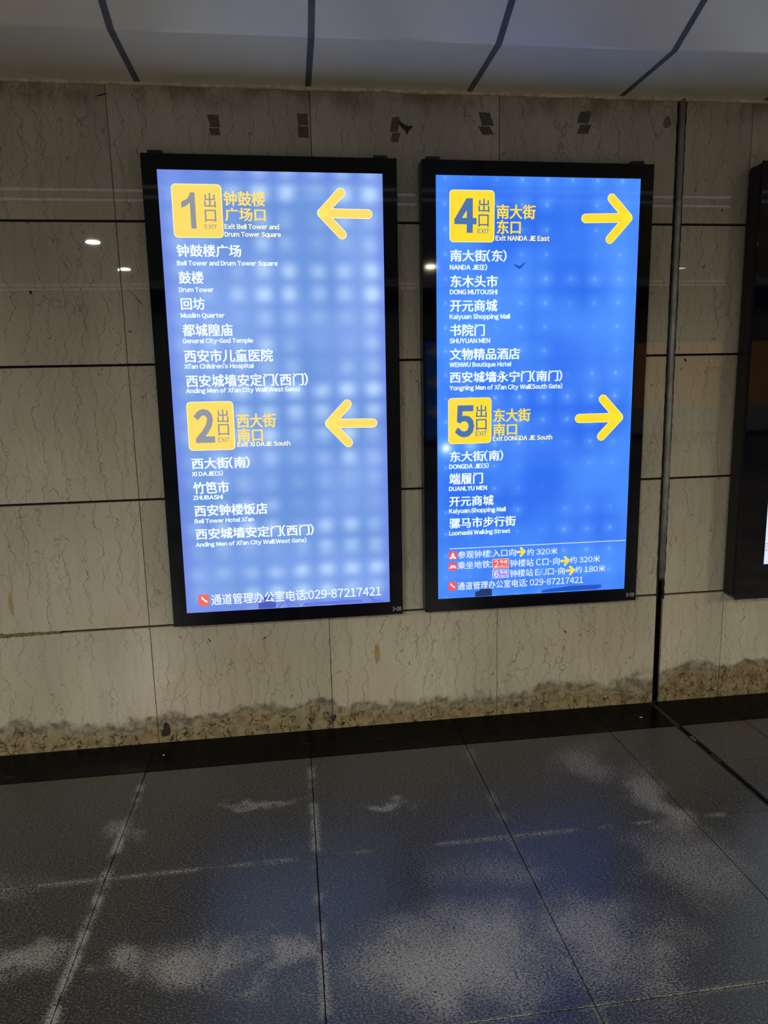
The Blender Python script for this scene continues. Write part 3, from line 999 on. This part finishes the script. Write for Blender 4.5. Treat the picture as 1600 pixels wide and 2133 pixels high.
flat('silhouette_print', [(0.905, 0.004), (0.985, 0.004), (0.965, 0.013), (0.925, 0.020), (0.895, 0.044), (0.888, 0.040), (0.912, 0.014)], STY['pale']['shade2'], p1, -0.0004)
for k, (a, b) in enumerate((((0.444, 0.004), (0.475, 0.036)), ((0.475, 0.036), (0.500, 0.030)), ((0.490, 0.034), (0.545, 0.008)), ((0.482, 0.034), (0.500, 0.006)))):
    flat('silhouette_print', capsule(a, b, 0.0035), STY['pale']['shade2'], p1, -0.0004)

# sign in the middle: exits 4 and 5
s2, p2 = sign('light_box_sign', (1.3845, 0, 0.634), (0, 0.0045, 0), STY['blue'])
tag(s2, 'saturated blue light-box sign for exits 4 and 5, yellow arrows pointing right', 'sign')
fill_panel(RIGHT_TEXT, RIGHT_TEXT_ARROWS, STY['blue'], p2)
clip(s2, 0.022)
clip(s2, 1.022)
text('3-09', 1.080, 0.022, 1.126, 0.043, M['number_print'], s2, 0.006, -DEP - 0.0006)
flat('divider_line', [(0.058, 0.2586), (1.000, 0.2600), (1.000, 0.2630), (0.058, 0.2616)], STY['blue']['t'], p2, -0.0005)
flat('silhouette_print', [(0.194, 0.002), (0.283, 0.002), (0.282, 0.036), (0.270, 0.040), (0.262, 0.052), (0.250, 0.047), (0.238, 0.052), (0.230, 0.038), (0.222, 0.040), (0.212, 0.030), (0.194, 0.029)], STY['blue']['shade'], p2, -0.0004)
flat('silhouette_print', [(0.540, 0.004), (0.845, 0.006), (0.878, 0.016), (0.872, 0.030), (0.70, 0.031), (0.560, 0.018)], STY['blue']['shade2'], p2, -0.0004)
flat('crease_mark', [(0.375, 1.640), (0.405, 1.618), (0.420, 1.630), (0.440, 1.652), (0.424, 1.646), (0.407, 1.632), (0.392, 1.640)], STY['blue']['shade2'], p2, -0.0004)

# third light box at the right edge, pale map-like page
n = NT('white lit page')
n.p(Base_Color=lin(60, 62, 66), Roughness=0.05, Emission_Color=n.mix(n.step(n.noise(n.local(), 2.0, 3, 0.5), 0.35, 0.65), lin(214, 226, 244), lin(196, 212, 236)), Emission_Strength=SIGN_GAIN)
STY['page'] = dict(film=n.mat)
s3, p3 = sign('light_box_sign', (3.060, 0, 0.610), (0, 0.002, 0), STY['page'], w=1.0, h=1.86, bz=0.154, low=0.188, dep=0.124, body='brown_metal', bev=0.022)
tag(s3, 'thick dark-framed light box with a white page, cut off by the right picture edge', 'sign')
rule = lit('grey rule print', lin(150, 142, 160))
page2 = lit('rosy strip print', lin(206, 204, 222))
flat('rule_line', [(0.0, 0.0720), (1.0, 0.0720), (1.0, 0.0745), (0.0, 0.0745)], rule, p3, -0.0006)
flat('rule_line', [(0.0, 0.1120), (1.0, 0.1120), (1.0, 0.1145), (0.0, 0.1145)], rule, p3, -0.0006)
flat('pale_strip', [(0.0, 0.0745), (1.0, 0.0745), (1.0, 0.1120), (0.0, 0.1120)], page2, p3, -0.0004)

# light boxes on the opposite side of the passage, seen as reflections in the glossy faces
OPP = [('y', '南门里', 0.30, 1.84, 0.52, 1.92), ('w', '西安市第一医院', 0.06, 1.52, 0.56, 1.60), ('w', '西安城墙永宁门', 0.06, 1.38, 0.56, 1.46),
       ('y', '南大街', 0.30, 1.16, 0.52, 1.24), ('w', '东木头市', 0.06, 0.94, 0.36, 1.02), ('w', '书院门', 0.06, 0.82, 0.28, 0.90), ('w', '西安城墙永宁门', 0.06, 0.70, 0.56, 0.78),
       ('w', '端履门', 0.06, 0.38, 0.28, 0.46), ('w', '骡马市步行街', 0.06, 0.26, 0.46, 0.34),
       ('b', '', 0.06, 1.74, 0.26, 1.94), ('b', '', 0.06, 1.10, 0.26, 1.30), ('b', '', 0.06, 0.50, 0.26, 0.66)]
OPPA = [(0.042, [(0.70, z), (0.93, z), (0.80, z + 0.10), (0.80, z - 0.10)]) for z in (1.82, 1.20, 0.58)]
s4, p4 = sign('light_box_sign', (4.62, YF, 0.62), (0, 0, math.pi), STY['blue'])
tag(s4, 'blue light-box sign across the passage, mirrored faintly in the blue sign', 'sign')
fill_panel(OPP, OPPA, STY['blue'], p4)
STY['amber'] = dict(film=lit('amber lit page', lin(214, 150, 78), 0.8))
s5, p5 = sign('light_box_sign', (11.4, YF, 0.62), (0, 0, math.pi), STY['amber'], w=3.2, h=1.95, bz=0.06, dep=0.08)
tag(s5, 'wide amber light box across the passage, mirrored faintly on the right wall tiles', 'sign')
flat('pale_strip', [(0.0, 0.0), (3.2, 0.0), (3.2, 0.55), (0.0, 0.55)], lit('grey lit strip', lin(150, 150, 140), 0.7), p5, -0.0004)

# ------------------------------------------------------------------ lamps and added glow strips of the passage
bulb = NT('downlight diffuser')
bulb.p(Base_Color=lin(250, 246, 236), Roughness=0.5, Emission_Color=(1.0, 0.94, 0.80, 1), Emission_Strength=12.0)
DISC = None
def disc_mesh(r, n=28):
    me = bpy.data.meshes.new('diffuser')
    me.from_pydata([(r * math.cos(2 * math.pi * k / n), r * math.sin(2 * math.pi * k / n), 0) for k in range(n)], [], [tuple(range(n))[::-1]])
    me.materials.append(bulb.mat)
    return me
def ring_mesh(r0, r1, h, n=28):
    V = []
    for r, z in ((r0, 0.0), (r0, -h * 0.6), (r0 + (r1 - r0) * 0.4, -h), (r1, -h * 0.4), (r1, 0.0)):
        V += [(r * math.cos(2 * math.pi * k / n), r * math.sin(2 * math.pi * k / n), z) for k in range(n)]
    F = [(i * n + k, i * n + (k + 1) % n, (i + 1) * n + (k + 1) % n, (i + 1) * n + k) for i in range(4) for k in range(n)]
    me = bpy.data.meshes.new('trim_ring')
    me.from_pydata(V, [], F)
    me.materials.append(M['white_metal'])
    return me
dm, rm = disc_mesh(0.085), ring_mesh(0.085, 0.110, 0.012)
lamp = bpy.data.lights.new('downlight_lamp', 'AREA')
lamp.shape = 'DISK'
lamp.size = 0.16
lamp.energy = DOWNLIGHT_POWER
lamp.spread = math.radians(163)          # recessed fitting: cut off towards the horizon
lamp.color = (1.0, 0.95, 0.83)
warm_lamp = lamp.copy()
warm_lamp.color = (1.0, 0.89, 0.64)      # the fittings to the right have a warmer tone
SPOTS = [(-1.74, -6.73), (-1.83, -8.89), (3.19, -8.89), (7.82, -9.02), (-6.8, -8.9), (-6.7, -6.7), (12.6, -9.0), (8.2, -6.7)]
SPOT_LABELS = ['round ceiling downlight behind the camera, upper glint on tiles left of pale sign',
               'round ceiling downlight behind the camera, lower glint beside the pale sign frame',
               'round ceiling downlight behind the camera, glint in the left border of the blue sign',
               'round ceiling downlight behind the camera, tiny glint right of the wall joint tube',
               'round ceiling downlight far to the left behind the camera, back row, out of view',
               'round ceiling downlight far to the left behind the camera, front row, out of view',
               'round ceiling downlight far to the right behind the camera, back row, out of view',
               'round ceiling downlight to the right behind the camera, front row, out of view']
for i, (x, y) in enumerate(SPOTS):
    d = empty('downlight', (x, y, ZC))
    tag(d, SPOT_LABELS[i], 'lamp', 'ceiling downlights')
    o = link('diffuser', dm, None, d)
    o.location.z = -0.004
    link('trim_ring', rm, None, d)
    l = bpy.data.objects.new('downlight_lamp', warm_lamp if x > 2 else lamp)
    COL.objects.link(l)
    l.parent = d
    l.location.z = -0.016
strip = NT('added glow strip')  # glowing strips added so that streaks mirror in the wall tiles
strip.p(Base_Color=lin(230, 230, 225), Roughness=0.5, Emission_Color=(0.9, 0.92, 1.0, 1), Emission_Strength=0.75)
for y, where in ((-4.30, 'topmost streak mirrored on the upper wall tiles'), (-4.68, 'second streak mirrored on the upper wall tiles'), (-10.5, 'upper of the two lower streaks on the tiles'), (-11.05, 'lowest streak mirrored on the tiles')):
    d = empty('glow_strip', (2.0, y, ZC))
    tag(d, 'long slim glowing strip added for the ' + where, 'lamp', 'added glow strips')
    box('channel', (-11, 11, -0.045, 0.045, -0.012, -0.001), M['white_metal'], d, bevel=0.002)
    box('diffuser', (-11, 11, -0.030, 0.030, -0.020, -0.011), strip.mat, d)

# small litter on the black border
def scrap(x, y, s, seed, label):
    r = random.Random(seed)
    n = 7
    P = [(x + s * math.cos(2 * math.pi * k / n) * r.uniform(0.5, 1.1), y + 0.6 * s * math.sin(2 * math.pi * k / n) * r.uniform(0.5, 1.1)) for k in range(n)]
    V = [(a, b, 0.0012 + r.uniform(0, 0.0025)) for a, b in P] + [(a, b, 0.0004) for a, b in P]
    F = [tuple(range(n))] + [(k + n, (k + 1) % n + n, (k + 1) % n, k) for k in range(n)] + [tuple(range(n, 2 * n))[::-1]]
    tag(mesh_obj('paper_scrap', V, F, M['paper']), label, 'litter', 'paper scraps on the black border')
scrap(2.535, -0.165, 0.010, 1, 'white paper scrap on the black floor border near the wall joint')
scrap(0.045, -0.135, 0.006, 2, 'tiny white paper scrap on the black floor border below the left sign')
